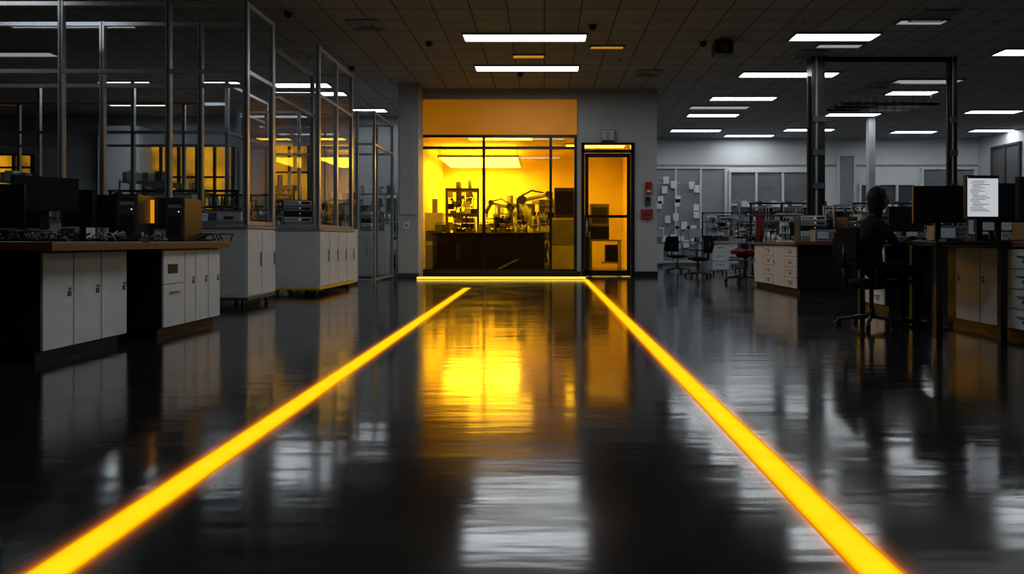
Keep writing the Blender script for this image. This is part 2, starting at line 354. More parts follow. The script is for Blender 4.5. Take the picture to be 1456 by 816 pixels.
def mon_mesh(wd=0.52, h=0.33, scr='black', lift=0.14, txt=False):
    b = B()
    b.box(-0.12, 0.12, -0.1, 0.1, 0, 0.015, 'black'); b.box(-0.03, 0.03, 0.02, 0.05, 0.015, lift+h*0.6, 'black')
    b.box(-wd/2, wd/2, -0.02, 0.02, lift, lift+h, 'black')
    b.box(-wd/2+0.05, wd/2-0.05, 0.02, 0.045, lift+0.05, lift+h-0.05, 'black')
    b.box(-wd/2+0.012, wd/2-0.012, -0.024, -0.02, lift+0.02, lift+h-0.012, scr)
    if txt:
        rr = random.Random(3); z = lift+h-0.06
        while z > lift+0.06:
            x = -wd/2+0.04
            if rr.random() > 0.18:
                x1 = x+rr.uniform(0.3, 0.8)*(wd-0.08)
                b.box(x+rr.choice((0, 0.02)), x1, -0.0255, -0.024, z, z+0.005, 'grey')
            z -= 0.016
        b.box(-wd/2+0.012, wd/2-0.012, -0.0255, -0.024, lift+h-0.03, lift+h-0.012, 'dgrey')
    return b.mesh("computer_monitor")
MON = mon_mesh(); MOND = mon_mesh(scr='screendim'); MONB = mon_mesh(0.55, 0.41, 'black', 0.2); MONH = mon_mesh(0.5, 0.3, 'black', 0.27)
MONW = mon_mesh(0.34, 0.42, 'screen', 0.22, True); MONO = mon_mesh(0.2, 0.26, 'screenor', 0.16); MONS = mon_mesh(0.4, 0.28, 'screendim', 0.12)
def keyb():
    b = B(); b.box(-0.22, 0.22, -0.07, 0.07, 0, 0.018, 'black')
    for r in range(5):
        for c in range(14): b.box(-0.205+c*0.0295, -0.18+c*0.0295, -0.06+r*0.025, -0.04+r*0.025, 0.018, 0.026, 'dgrey')
    return b.mesh("keyboard")
KEY = keyb()
def tower():
    b = B(); b.box(-0.09, 0.09, -0.22, 0.22, 0.01, 0.44, 'black'); b.box(-0.085, 0.085, -0.235, -0.22, 0.02, 0.43, 'dgrey')
    b.box(-0.06, 0.06, -0.24, -0.235, 0.34, 0.37, 'grey'); b.box(-0.06, 0.06, -0.24, -0.235, 0.39, 0.4, 'black')
    for i in range(8): b.box(-0.06, 0.06, -0.24, -0.235, 0.06+i*0.025, 0.07+i*0.025, 'black')
    b.sph((0.04, -0.24, 0.3), 0.005, 'led', seg=6)
    for x in (-0.07, 0.07): b.box(x-0.01, x+0.01, -0.2, 0.2, 0, 0.01, 'black')
    return b.mesh("computer_tower")
TOW = tower()
def scope():
    b = B(); b.box(-0.2, 0.2, -0.12, 0.12, 0.015, 0.22, 'grey'); b.box(-0.18, 0.04, -0.13, -0.12, 0.05, 0.2, 'black'); b.box(-0.17, 0.03, -0.133, -0.13, 0.06, 0.19, 'screendim')
    for i in range(3):
        for j in range(3): b.cyl((0.07+i*0.045, -0.12, 0.06+j*0.055), (0.07+i*0.045, -0.14, 0.06+j*0.055), 0.013, 'dgrey', seg=8)
    b.tube([(-0.18, 0, 0.22), (-0.18, 0, 0.27), (0.18, 0, 0.27), (0.18, 0, 0.22)], 0.01, 'black')
    for x in (-0.17, 0.17): b.box(x-0.02, x+0.02, -0.1, 0.1, 0, 0.015, 'black')
    return b.mesh("oscilloscope")
SCO = scope()
def micro():
    b = B(); b.box(-0.11, 0.11, -0.15, 0.12, 0, 0.04, 'white'); b.box(-0.035, 0.035, 0.04, 0.11, 0.04, 0.34, 'white')
    b.box(-0.04, 0.04, -0.1, 0.1, 0.3, 0.38, 'white'); b.box(-0.09, 0.09, -0.12, 0.04, 0.14, 0.155, 'black')
    b.cyl((0, -0.06, 0.3), (0, -0.06, 0.2), 0.025, 'dgrey', 0.015)
    for x in (-0.03, 0.03): b.cyl((x, -0.08, 0.38), (x, -0.16, 0.46), 0.018, 'black')
    b.cyl((-0.06, 0.07, 0.12), (0.06, 0.07, 0.12), 0.025, 'black')
    return b.mesh("microscope")
MIC = micro()
def rackinst():
    b = B(); b.box(-0.24, 0.24, -0.2, 0.2, 0, 0.5, 'dgrey')
    for i in range(5):
        z = 0.02+i*0.096; b.box(-0.225, 0.225, -0.212, -0.2, z, z+0.086, ['grey', 'white', 'black', 'grey', 'white'][i])
        for j in range(4): b.cyl((-0.18+j*0.05, -0.212, z+0.04), (-0.18+j*0.05, -0.225, z+0.04), 0.012, 'black', seg=8)
        b.box(0.06, 0.2, -0.215, -0.212, z+0.02, z+0.06, 'black'); b.sph((0.03, -0.214, z+0.05), 0.005, 'led', seg=6)
    return b.mesh("instrument_stack")
RAK = rackinst()
def boxes():
    b = B(); b.box(-0.16, 0.16, -0.13, 0.13, 0, 0.2, 'white'); b.box(-0.165, 0.165, -0.135, 0.135, 0.2, 0.225, 'grey')
    b.box(-0.06, 0.06, -0.15, -0.13, 0.1, 0.14, 'dgrey'); b.tube([(-0.1, 0, 0.225), (-0.1, 0, 0.27), (0.1, 0, 0.27), (0.1, 0, 0.225)], 0.008, 'black')
    return b.mesh("storage_case")
BXS = boxes()
def bottles():
    b = B()
    rr = random.Random(2)
    for i in range(6):
        x = -0.15+i*0.06; y = rr.uniform(-0.05, 0.05); h = rr.uniform(0.12, 0.2)
        b.cyl((x, y, 0), (x, y, h), 0.025, rr.choice(['white', 'grey', 'dgrey'])); b.cyl((x, y, h), (x, y, h+0.03), 0.025, 'grey', 0.01); b.cyl((x, y, h+0.03), (x, y, h+0.05), 0.012, 'black')
    b.box(-0.19, 0.19, -0.09, 0.09, 0, 0.012, 'grey')
    return b.mesh("bottle_tray")
BOT = bottles()
def lampd():
    b = B(); b.cyl((0, 0, 0), (0, 0, 0.03), 0.08, 'black'); b.tube([(0, 0, 0.03), (0.02, 0, 0.32), (0.24, 0, 0.55)], 0.01, 'black'); b.cyl((0.24, 0, 0.56), (0.3, 0, 0.48), 0.03, 'black', 0.08)
    return b.mesh("desk_lamp")
LMP = lampd()
def papers():
    b = B(); rr = random.Random(5)
    for i in range(6):
        b.box(-0.105+rr.uniform(-.02, .02), 0.105+rr.uniform(-.02, .02), -0.15, 0.15, i*0.006, i*0.006+0.005, 'paper', rz=rr.uniform(-.25, .25))
    return b.mesh("paper_stack")
PAP = papers()
def cables(seed):
    b = B(); rr = random.Random(seed)
    for i in range(7):
        p = [(rr.uniform(-.25, .25), rr.uniform(-.15, .15), 0.01)]
        for j in range(7):
            q = p[-1]; p.append((max(-.3, min(.3, q[0]+rr.uniform(-.12, .12))), max(-.18, min(.18, q[1]+rr.uniform(-.1, .1))), 0.01+rr.uniform(0, .08)))
        p[-1] = (p[-1][0], p[-1][1], 0.01)
        b.tube(p, 0.008, rr.choice(['black', 'black', 'dgrey', 'grey']), 6)
    return b.mesh("cable_tangle")
CAB = [cables(i) for i in range(3)]
def testrig(seed):
    b = B(); r2 = random.Random(seed); W = .34; H = r2.uniform(.45, .7)
    b.box(-W, W, -.2, .2, 0, .03, 'grey')
    for x in (-W+.015, W-.015):
        for y in (-.18, .18): b.box(x-.012, x+.012, y-.012, y+.012, .03, H, 'alu')
    for y in (-.18, .18): b.box(-W, W, y-.012, y+.012, H-.02, H, 'alu')
    z = .03
    while z < H-.12:
        x = -W+.05
        h = r2.uniform(.07, .16)
        while x < W-.12:
            wd = r2.uniform(.06, .2); b.box(x, min(x+wd, W-.04), -.16+r2.uniform(0, .08), .15, z, z+h*r2.uniform(.5, .95), r2.choice(['white', 'grey', 'dgrey', 'black', 'grey'])); x += wd+.01
        z += h; b.box(-W+.02, W-.02, -.17, .17, z, z+.008, 'dgrey'); z += .008
    for i in range(6):
        x = r2.uniform(-.28, .28); b.tube([(x, -.17, .06), (x+r2.uniform(-.08, .08), -.2, H*.5), (x+r2.uniform(-.1, .1), -.19, H*.8), (x, -.1, H)], .006, r2.choice(['black', 'white', 'dgrey']), 6)
    return b.mesh("electronics_test_rig")
RIG = [testrig(i) for i in range(4)]
def arm():
    b = B(); b.cyl((0, 0, 0), (0, 0, 0.12), 0.13, 'dgrey'); b.cyl((0, 0, 0.12), (0, 0, 0.3), 0.09, 'white')
    b.cyl((0, -0.09, 0.33), (0, 0.09, 0.33), 0.08, 'grey'); b.cyl((0, 0, 0.33), (-0.18, 0, 0.75), 0.06, 'white', 0.05)
    b.cyl((-0.18, -0.08, 0.77), (-0.18, 0.08, 0.77), 0.075, 'dgrey'); b.cyl((-0.18, 0, 0.77), (0.25, 0, 0.88), 0.055, 'white', 0.04)
    b.cyl((0.25, -0.06, 0.88), (0.25, 0.06, 0.88), 0.055, 'dgrey'); b.cyl((0.25, 0, 0.88), (0.36, 0, 0.68), 0.04, 'grey')
    b.cyl((0.36, 0, 0.68), (0.38, 0, 0.64), 0.05, 'dgrey'); b.box(0.345, 0.36, -0.03, 0.03, 0.54, 0.64, 'dgrey'); b.box(0.41, 0.425, -0.03, 0.03, 0.54, 0.64, 'dgrey')
    b.tube([(0.02, 0.1, 0.2), (-0.2, 0.12, 0.5), (-0.24, 0.1, 0.8), (0, 0.08, 0.95), (0.22, 0.05, 0.9)], 0.015, 'black')
    return b.mesh("robot_arm")
ARM = arm()
def gantry(seed=9):
    b = B()
    for x in (-0.42, 0.42):
        for y in (-0.3, 0.3): b.box(x-0.03, x+0.03, y-0.03, y+0.03, 0, 1.15, 'dgrey')
    for z in (0.0, 0.55, 1.09):
        for y in (-0.3, 0.3): b.box(-0.42, 0.42, y-0.03, y+0.03, z, z+0.06, 'dgrey')
        for x in (-0.42, 0.42): b.box(x-0.03, x+0.03, -0.3, 0.3, z, z+0.06, 'dgrey')
    rr = random.Random(seed)
    for i in range(60):
        x = rr.uniform(-.36, .32); z = rr.uniform(0.06, 1.0); y = rr.uniform(-.25, .15); s_ = rr.uniform(.025, .10)
        b.box(x-s_, x+s_, y-s_*.8, y+s_*.8, z, z+s_*1.3, rr.choice(['grey', 'dgrey', 'black', 'white', 'alu']))
    for i in range(12):
        x = rr.uniform(-.3, .3); b.tube([(x, -.25, .1), (x+rr.uniform(-.1, .1), -.3, .5), (x+rr.uniform(-.1, .1), -.2, .9), (x, 0, 1.1)], 0.012, 'black', 6)
    b.cyl((-.1, 0, .8), (-.1, 0, 1.3), .08, 'dgrey'); b.cyl((.2, 0, 1.1), (.2, 0, 1.35), .05, 'grey')
    return b.mesh("assembly_gantry_machine")
GAN = gantry(); GAN2 = gantry(21)
def chair_mesh(fab):
    b = B()
    for i in range(5):
        a = i*math.tau/5+0.3; c, s_ = math.cos(a), math.sin(a)
        b.cyl((0.03*c, 0.03*s_, 0.11), (0.33*c, 0.33*s_, 0.075), 0.024, 'black', 0.016)
        b.cyl((0.33*c-0.02*s_, 0.33*s_+0.02*c, 0.032), (0.33*c+0.02*s_, 0.33*s_-0.02*c, 0.032), 0.032, 'black')
        b.cyl((0.33*c, 0.33*s_, 0.032), (0.33*c, 0.33*s_, 0.085), 0.01, 'black')
    b.cyl((0, 0, 0.09), (0, 0, 0.2), 0.035, 'black'); b.cyl((0, 0, 0.2), (0, 0, 0.41), 0.022, 'dgrey')
    b.box(-0.13, 0.13, -0.1, 0.1, 0.4, 0.43, 'black')
    b.sph((0.0, 0, 0.465), 0.26, fab, (0.98, 0.95, 0.16), 20)
    b.box(-0.2, 0.19, -0.2, 0.2, 0.43, 0.49, fab)
    b.tube([(-0.14, 0, 0.42), (-0.28, 0, 0.44), (-0.31, 0, 0.62), (-0.30, 0, 0.85)], 0.02, 'black')
    n = 8
    for i in range(n):
        z0 = 0.60+i*0.055; bow = 0.03*math.sin(i/(n-1)*math.pi)
        hw = 0.2+0.03*math.sin(i/(n-1)*math.pi)
        b.box(-0.285-bow, -0.25-bow, -hw, hw, z0, z0+0.056, fab)
    for s_ in (-1, 1):
        b.tube([(-0.1, s_*0.2, 0.44), (-0.1, s_*0.27, 0.46), (-0.12, s_*0.28, 0.66)], 0.014, 'black')
        b.box(-0.2, 0.08, s_*0.28-0.035, s_*0.28+0.035, 0.66, 0.69, 'black')
    return b.mesh("office_chair")
CHR = chair_mesh('fabric'); CHRR = chair_mesh('redfab')
def bench_mesh(L, D=0.75, H=0.88, shelf=True, white=True):
    b = B(); b.box(0, L, 0, D, H-0.04, H, 'top'); b.box(0, L, -0.006, 0, H-0.04, H, 'grey')
    for x in (0.04, L-0.04):
        for y in (0.05, D-0.05): b.box(x-0.025, x+0.025, y-0.025, y+0.025, 0, H-0.04, 'grey')
    b.box(0.04, L-0.04, D-0.06, D-0.04, 0.35, 0.4, 'grey')
    for x0 in (0.12, L-0.6):
        b.box(x0, x0+0.45, 0.04, D-0.1, 0.12, H-0.05, 'white' if white else 'dgrey')
        for i in range(3): b.box(x0+0.01, x0+0.44, 0.025, 0.04, 0.14+i*0.23, 0.35+i*0.23, 'white' if white else 'grey'); b.box(x0+0.15, x0+0.3, 0.01, 0.025, 0.27+i*0.23, 0.285+i*0.23, 'steel')
        for xx in (x0+0.05, x0+0.4):
            b.cyl((xx-.015, 0.1, 0.05), (xx+.015, 0.1, 0.05), 0.05, 'black'); b.cyl((xx-.015, D-0.2, 0.05), (xx+.015, D-0.2, 0.05), 0.05, 'black')
            b.box(xx-.008, xx+.008, .09, .11, .05, .12, 'steel'); b.box(xx-.008, xx+.008, D-.21, D-.19, .05, .12, 'steel')
    if shelf:
        for x in (0.06, L/2, L-0.06): b.box(x-0.02, x+0.02, D-0.06, D-0.02, H, H+0.95, 'blackm')
        b.box(0.02, L-0.02, D-0.32, D-0.01, H+0.62, H+0.645, 'dgrey'); b.box(0.02, L-0.02, D-0.06, D-0.02, H+0.91, H+0.95, 'blackm')
    return b.mesh("lab_workbench")
ITEMS = [("computer_monitor", MON, .56), ("computer_monitor", MOND, .56), ("computer_monitor", MONH, .54), ("oscilloscope", SCO, .46), ("microscope", MIC, .3), ("instrument_stack", RAK, .54),
         ("storage_case", BXS, .38), ("bottle_tray", BOT, .42), ("computer_monitor", MONS, .44), ("desk_lamp", LMP, .34), ("paper_stack", PAP, .3), ("computer_tower", TOW, .24), ("cable_tangle", CAB[0], .62),
         ("electronics_test_rig", RIG[0], .7), ("electronics_test_rig", RIG[1], .7), ("electronics_test_rig", RIG[2], .7), ("electronics_test_rig", RIG[3], .7)]
SMALL = [("storage_case", BXS, .38), ("bottle_tray", BOT, .42), ("paper_stack", PAP, .3), ("oscilloscope", SCO, .46)]
def fill(x0, x1, y, z, rr, dens=1.0, ang=0.0, items=ITEMS):
    x = x0+0.05
    while True:
        n, me, wd = rr.choice(items)
        if x+wd > x1: break
        if rr.random() < dens: put(n, me, (x+wd/2, y+rr.uniform(-.03, .03), z), ang+rr.uniform(-.12, .12))
        x += wd+rr.uniform(0.0, 0.1)
rr = random.Random(11)
BM = {}
def bench(x, y, L, shelf=True, white=True, dens=1.0):
    k = (L, shelf, white)
    if k not in BM: BM[k] = bench_mesh(L, shelf=shelf, white=white)
    put("lab_workbench", BM[k], (x, y, 0), bevel=0.003)
    fill(x, x+L, y+0.25, 0.88, rr, dens)
    if shelf: fill(x+.05, x+L-.05, y+.59, 0.88+.645, rr, .8, items=SMALL)

# ------------------------------------------------------------------ LEFT: nearest island bench
cabinet_run("base_cabinet", -3.69, 1, 5.17, 6.22, 2.6, 0, 0.83, [('door', 1), ('door', 1), ('door', 1.05)], body='black')
cabinet_run("base_cabinet", -3.56, 1, 6.57, 7.72, 2.6, 0, 0.83, [('half', 1.1), ('door', .6), ('door', .75), ('door', .75)], body='black')
b = B(); b.box(-7.2, -3.50, 5.0, 7.82, 0.83, 0.885, 'wood'); b.box(-7.2, -3.50, 5.0, 7.82, 0.885, 0.897, 'top')
b.box(-7.15, -6.4, 5.2, 7.7, 0.0, 0.83, 'black')
put("island_worktop", b.mesh("island_worktop"), bevel=0.003)
zt = 0.897
for n, me, x, y, a in [("computer_monitor", MONH, px(65, 6.2), 6.2, .9), ("computer_monitor", MON, px(112, 6.6), 6.6, -.5), ("computer_monitor", MON, px(158, 7.1), 7.1, .25),
                       ("computer_monitor", MON, px(20, 5.6)-.3, 5.7, .4), ("computer_monitor", MON, px(208, 7.45), 7.5, .5), ("computer_monitor", MONO, px(210, 6.9), 6.9, -.15), ("computer_tower", TOW, px(262, 7.3), 7.3, .1),
                       ("computer_monitor", MON, px(30, 7.3), 7.3, .1), ("computer_tower", TOW, px(237, 7.2)-.05, 6.75, .2),
                       ("keyboard", KEY, px(70, 5.6), 5.45, .4), ("keyboard", KEY, px(185, 6.3), 6.2, -.2), ("cable_tangle", CAB[0], px(30, 5.4), 5.25, .2), ("cable_tangle", CAB[1], px(110, 6), 5.9, .2),
                       ("cable_tangle", CAB[2], px(215, 7)+.1, 6.45, .9), ("paper_stack", PAP, px(150, 6.5), 6.5, .7), ("oscilloscope", SCO, px(-30, 6.9), 6.7, .3),
                       ("storage_case", BXS, px(100, 7.5), 7.55, .2), ("cable_tangle", CAB[0], px(285, 7.5), 7.6, .1), ("desk_lamp", LMP, px(180, 7.6), 7.65, 2.5)]:
    put(n, me, (x, y, zt), a)
def carts(name, xf, y0, y1, depth, ndoor, trim):
    b = B(); L = y1-y0; z0, z1 = 0.13, 1.08
    b.box(-depth, -0.02, 0, L, z0, z1, 'white'); b.box(-depth-0.02, 0.01, -0.02, L+0.02, z1, z1+0.035, 'grey')
    b.box(-depth+.02, -0.04, -0.004, 0.0, z0+0.03, z1-0.03, 'white')
    for i in range(ndoor):
        a0 = i*L/ndoor; a1 = a0+L/ndoor; b.box(-0.02, 0, a0+.008, a1-.008, z0+.02, z1-.02, 'white')
        b.box(0, 0.02, a1-.07, a1-.055, 0.55, 0.75, 'steel')
    b.box(-depth, 0.005, -0.01, L+0.01, z0-0.04, z0, trim)
    nx = int(depth/0.8)+1
    for i in range(nx+1):
        x = -0.1-(depth-.2)*i/nx
        for y in (0.1, L-0.1):
            b.cyl((x-.015, y, 0.045), (x+.015, y, 0.045), 0.045, 'black'); b.box(x-.02, x+.02, y-.01, y+.01, 0.045, z0-0.03, 'steel')
    put(name, b.mesh(name), (xf, y0, 0), bevel=0.006)
carts("rolling_equipment_cabinet", -4.05, 9.6, 10.6, 1.1, 2, 'dgrey')
carts("rolling_equipment_cabinet", -3.73, 11.7, 13.8, 1.0, 4, 'yel')
def enclosure(name, xs, ys, z0, z1, ztr, t=0.035, base_z=None):
    b = B()
    for x in xs:
        for y in (ys[0], ys[-1]):
            zb = 0 if (base_z is None or x < base_z[1]) else base_z[0]
            b.box(x-t, x+t, y-t, y+t, zb, z1, 'alu')
            b.box(x-.006, x+.006, y-t-.003, y-t, zb, z1, 'black')
    for y in ys[1:-1]:
        b.box(xs[-1]-t, xs[-1]+t, y-t, y+t, base_z[0] if base_z else 0, z1, 'alu')
    for z in (z0+t, ztr, z1-t):
        for y in (ys[0], ys[-1]): b.box(xs[0], xs[-1], y-t*.8, y+t*.8, z-t*.8, z+t*.8, 'alu')
        for x in (xs[0], xs[-1]): b.box(x-t*.8, x+t*.8, ys[0], ys[-1], z-t*.8, z+t*.8, 'alu')
    for y in (ys[0], ys[-1]):
        b.plane([(xs[0], y, z0), (xs[-1], y, z0), (xs[-1], y, z1), (xs[0], y, z1)], 'glass')
    for x in (xs[0], xs[-1]):
        b.plane([(x, ys[0], z0), (x, ys[-1], z0), (x, ys[-1], z1), (x, ys[0], z1)], 'glass')
    return put(name, b.mesh(name))
X1 = -4.09
enclosure("glazed_enclosure", [-10.4, px(-80, 9.65), px(88, 9.65), px(240, 9.65), X1], [9.65, 10.55], 1.118, 4.19, 3.23, base_z=(1.118, -5.13))
enclosure("glazed_enclosure", [px(388, 11.75), -3.78], [11.75, 12.75, 13.75], 1.118, 4.17, 3.35, base_z=(1.118, -9))
enclosure("glazed_partition", [-6.6, -5.3, -4.05, -3.68], [15.2, 17.0], 0.04, 3.72, 3.0, t=0.03)
enclosure("glazed_partition", [-14, -12.1, -10.2, -8.3, -6.4], [14.2, 16.2], 0.04, 4.1, 3.1, t=0.035)
for (x, y, L) in [(-9.9, 8.2, 2.4), (-13.5, 12, 2.4), (-10.6, 12, 2.4), (-7.9, 12, 2.4), (-13.5, 17.8, 2.4), (-10.5, 17.8, 2.4), (-7.6, 17.8, 2.4), (-6.6, 13.2, 1.6), (-5.2, 19.4, 1.4), (-9.6, 20.3, 2.4), (-12.6, 20.3, 2.4)]:
    bench(x, y, L)
put("instrument_stack", RAK, (-4.3, 12.3, 1.115), .3); put("microscope", MIC, (-4.2, 13.2, 1.115), .5); put("storage_case", BXS, (-4.5, 10.1, 1.115), .2); put("oscilloscope", SCO, (-4.85, 10.15, 1.115), .2)
def tallcab():
    b = B(); b.box(0, .9, 0, .6, .06, 1.15, 'white'); b.box(.02, .88, .02, .58, 0, .06, 'black')
    for i in range(2): b.box(.01+i*.45, .44+i*.45, -.015, 0, .08, 1.12, 'white'); b.box(.38+i*.1, .40+i*.1, -.03, -.015, .5, .7, 'steel')
    return b.mesh("storage_cupboard")
TC = tallcab()
for x, y in ((-4.75, 17.3), (-4.8, 14.1)): put("storage_cupboard", TC, (x, y, 0), bevel=.004)
put("electronics_test_rig", RIG[1], (-4.35, 14.4, 1.15), 0); put("instrument_stack", RAK, (-4.3, 17.6, 1.15), 0)
def shelfrack():
    b = B()
    for x in (0, 1.0):
        for y in (0, .4): b.box(x-.015, x+.015, y-.015, y+.015, 0, 2.2, 'alu')
    r2 = random.Random(4)
    for z in (.15, .65, 1.15, 1.65, 2.15):
        b.box(-.01, 1.01, -.01, .41, z, z+.025, 'grey')
        x = .03
        while x < .85:
            wd = r2.uniform(.08, .22); b.box(x, x+wd, .05, .35, z+.025, z+.025+r2.uniform(.12, .38), r2.choice(['white', 'grey', 'dgrey', 'paper'])); x += wd+.01
    return b.mesh("storage_shelving")
SR = shelfrack()
for x, y, a in ((-4.9, 18.6, 0), (-4.9, 21.3, 0), (-6.6, 21.3, 0), (-15.2, 21.3, 0), (-9.0, 14.9, 0), (-11.6, 14.9, 0), (7.2, 26.0, 0), (8.3, 26.0, 0), (9.6, 26.0, 0), (12.4, 26.0, 0), (13.6, 26.0, 0), (15.0, 26.0, 0)): put("storage_shelving", SR, (x, y, 0), a)
for x, zs in ((-11.7, 2.6), (-10.7, 2.3), (-8.0, 2.5)): put("assembly_gantry_machine", GAN2, (x, 21.55, 0), 0, sc=(1, 1, zs*.9))
def amberwin(name, x0, x1, z0, z1, n, lit='amberlit'):
    b = B(); y = YLF
    b.box(x0, x1, y-.03, y-.0, z0, z1, lit)
    for i in range(n+1): x = x0+(x1-x0)*i/n; b.box(x-.04, x+.04, y-.1, y, z0-.03, z1+.03, 'blackm')
    for z in (z0, (z0+z1)/2+.3, z1): b.box(x0, x1, y-.09, y, z-.03, z+.03, 'blackm')
    b.plane([(x0, y-.06, z0), (x1, y-.06, z0), (x1, y-.06, z1), (x0, y-.06, z1)], 'glass')
    put(name, b.mesh(name))
amberwin("window_2", px(205, 22), px(332, 22), 1.3, 3.9, 5)
amberwin("window_3", px(-30, 22), px(48, 22), 2.2, 3.6, 3)
amberwin("window_4", px(385, 22), px(440, 22), 1.6, 3.9, 2)
b = B(); b.box(px(145, 21.5), px(203, 21.5), 21.3, 22.0, 0, 4.4, 'wallfar'); put("wall_bulkhead", b.mesh("bulk"))

# ------------------------------------------------------------------ cleanroom interior
b = B(); b.box(-2.98, 0.0, 18.75, 19.4, 0.06, 1.08, 'black'); b.box(-3.02, 0.04, 18.7, 19.45, 1.08, 1.13, 'black'); b.box(-2.95, -0.03, 18.8, 19.35, 0, .06, 'black')
for i in range(5): b.box(-2.96+i*.595, -2.4+i*.595, 18.735, 18.75, .1, 1.05, 'black')
put("cleanroom_counter", b.mesh("counter"), bevel=.005)
for (n, me, x, y, a, s) in [("oscilloscope", SCO, -2.75, 19.05, 0, 1), ("electronics_test_rig", RIG[1], -2.15, 19.08, 0, .8), ("storage_case", BXS, -1.62, 19.05, .2, 1), ("electronics_test_rig", RIG[2], -1.12, 19.08, 0, .75), ("bottle_tray", BOT, -.65, 19.1, 0, 1.1), ("microscope", MIC, -.25, 19.05, .3, 1.2)]:
    put(n, me, (x, y, 1.13), a, sc=(s, s, s))
BM21 = bench_mesh(2.1, .9, shelf=False, white=False)
for x in (-3.0, -0.7): put("lab_workbench", BM21, (x, 20.6, 0))
put("assembly_gantry_machine", GAN, (-2.45, 21.05, .88), 0.1, sc=(1.1, 1, 1.38))
put("robot_arm", ARM, (-0.35, 20.9, .88), .2, sc=(1.9, 1.6, 1.62)); put("robot_arm", ARM, (.8, 21.2, .88), 2.6, sc=(1.5, 1.5, 1.5))
put("robot_arm", ARM, (-1.25, 21.05, .88), 2.9, sc=(1.4, 1.4, 1.35))
put("electronics_test_rig", RIG[0], (.2, 21.25, .88), 0, sc=(1.1, 1, 1.7)); put("electronics_test_rig", RIG[2], (-.62, 21.3, .88), 0, sc=(.7, .7, 1.5)); put("electronics_test_rig", RIG[3], (-1.6, 21.3, .88), 0, sc=(.8, .7, 1.4))
put("instrument_stack", RAK, (1.12, 20.85, .88), 0, sc=(1, 1, 1.5))
put("assembly_gantry_machine", GAN2, (.3, 23.2, 0), 0.4, sc=(1.4, 1, 1.95)); put("assembly_gantry_machine", GAN, (-1.0, 23.2, 0), 0.2, sc=(1.3, 1, 1.85))
b = B(); b.box(0, .75, 0, .6, .05, 1.55, 'white'); b.box(.03, .72, -.02, 0, .1, .75, 'white'); b.box(.03, .72, -.02, 0, .8, 1.5, 'grey'); b.box(.1, .65, .1, .6, 1.55, 2.4, 'dgrey'); b.box(.14, .61, .08, .1, 1.65, 2.3, 'black'); b.box(.02, .7, .02, .58, 0, .05, 'black')
put("wafer_process_tool", b.mesh("process_tool"), (.18, 19.6, 0), bevel=.006)
b = B(); b.box(0, .5, 0, .45, 0.03, 1.7, 'white'); b.box(.03, .47, -.015, 0, .1, .8, 'grey'); b.box(.03, .47, -.015, 0, .9, 1.2, 'dgrey'); b.box(.05, .45, .05, .4, 0, .03, 'black'); b.cyl((.25, .22, 1.7), (.25, .22, 2.1), .08, 'grey')
put("gas_cabinet", b.mesh("gas_cabinet"), (-3.35, 19.7, 0), bevel=.006)
b = B()
b.box(0, .55, 0, .5, .95, 1.35, 'dgrey'); b.box(.02, .53, -.02, 0, .98, 1.32, 'black')
b.box(0, .9, -.05, .6, .9, .95, 'grey')
for x in (.03, .87):
    for y in (0, .55): b.box(x-.02, x+.02, y-.02, y+.02, 0, .9, 'grey')
b.box(.0, .55, 0, .5, 1.35, 2.0, 'grey'); b.box(.05, .5, -.01, 0, 1.42, 1.9, 'dgrey'); b.box(.35, .8, 0, .5, .25, .3, 'grey'); b.box(.45, .8, .05, .45, .3, .8, 'black')
put("fume_analyser_station", b.mesh("analyser"), (1.35, 20.6, 0), bevel=.006)
b = B(); b.box(-1.2, 1.2, -1.4, 1.4, 0, .07, 'grey'); b.box(-1.15, 1.15, -1.35, 1.35, -.02, 0, 'lamproom'); b.box(-1.1, 1.1, -1.3, 1.3, .07, .08, 'ceilfill')
for x in (-1.15, 1.15):
    for y in (-1.2, 1.2): b.cyl((x, y, .07), (x, y, .38), .012, 'steel')
put("suspended_light_panel", b.mesh("susp"), (-1.95, 22.1, 3.37))
b = B(); b.box(-.9, .9, -.3, .3, -.04, 0, 'grey'); b.box(-.86, .86, -.27, .27, -.05, -.04, 'lamproom'); sm = b.mesh("cllight")
put("unseen_fill_panel", sm, (1.5, 20.8, 3.75)); put("unseen_fill_panel", sm, (-1.2, 19.2, 3.75))

# ------------------------------------------------------------------ RIGHT side
cabinet_run("base_cabinet", 4.35, -1, 5.0, 7.62, .75, 0, 0.85, [('door', 1), ('drawers', 1.1), ('drawers', 1), ('door', .8), ('door', .8), ('shelf', .35)], body='black')
b = B(); b.box(4.33, 5.15, 4.95, 7.68, .85, .90, 'top'); b.box(4.325, 4.33, 4.95, 7.68, .85, .90, 'wood'); put("cabinet_worktop", b.mesh("cabtop"), bevel=.003)
b = B(); b.box(3.62, 4.32, 6.5, 8.2, .862, .90, 'black')
for x in (3.67, 4.27):
    for y in (6.56, 8.14): b.box(x-.03, x+.03, y-.03, y+.03, 0, .862, 'blackm')
b.box(3.67, 4.27, 8.12, 8.16, .4, .46, 'blackm')
put("desk", b.mesh("desk"), bevel=.003)
put("computer_monitor", MONB, (px(1335, 7.75), 7.75, .90), -.1); put("computer_monitor", MONW, (4.255, 6.85, .90), .1)
put("computer_monitor", MONB, (4.72, 6.75, .90), .4); put("computer_monitor", MONB, (4.8, 7.4, .90), .2); put("keyboard", KEY, (3.9, 6.75, .90), 1.2)
put("computer_monitor", MONB, (4.75, 6.1, .90), .6); put("cable_tangle", CAB[1], (4.6, 5.6, .90), 1.3)
cabinet_run("base_cabinet", 4.3, -1, 8.9, 9.6, .6, 0, .84, [('drawers', 1), ('door', 1)], body='black')
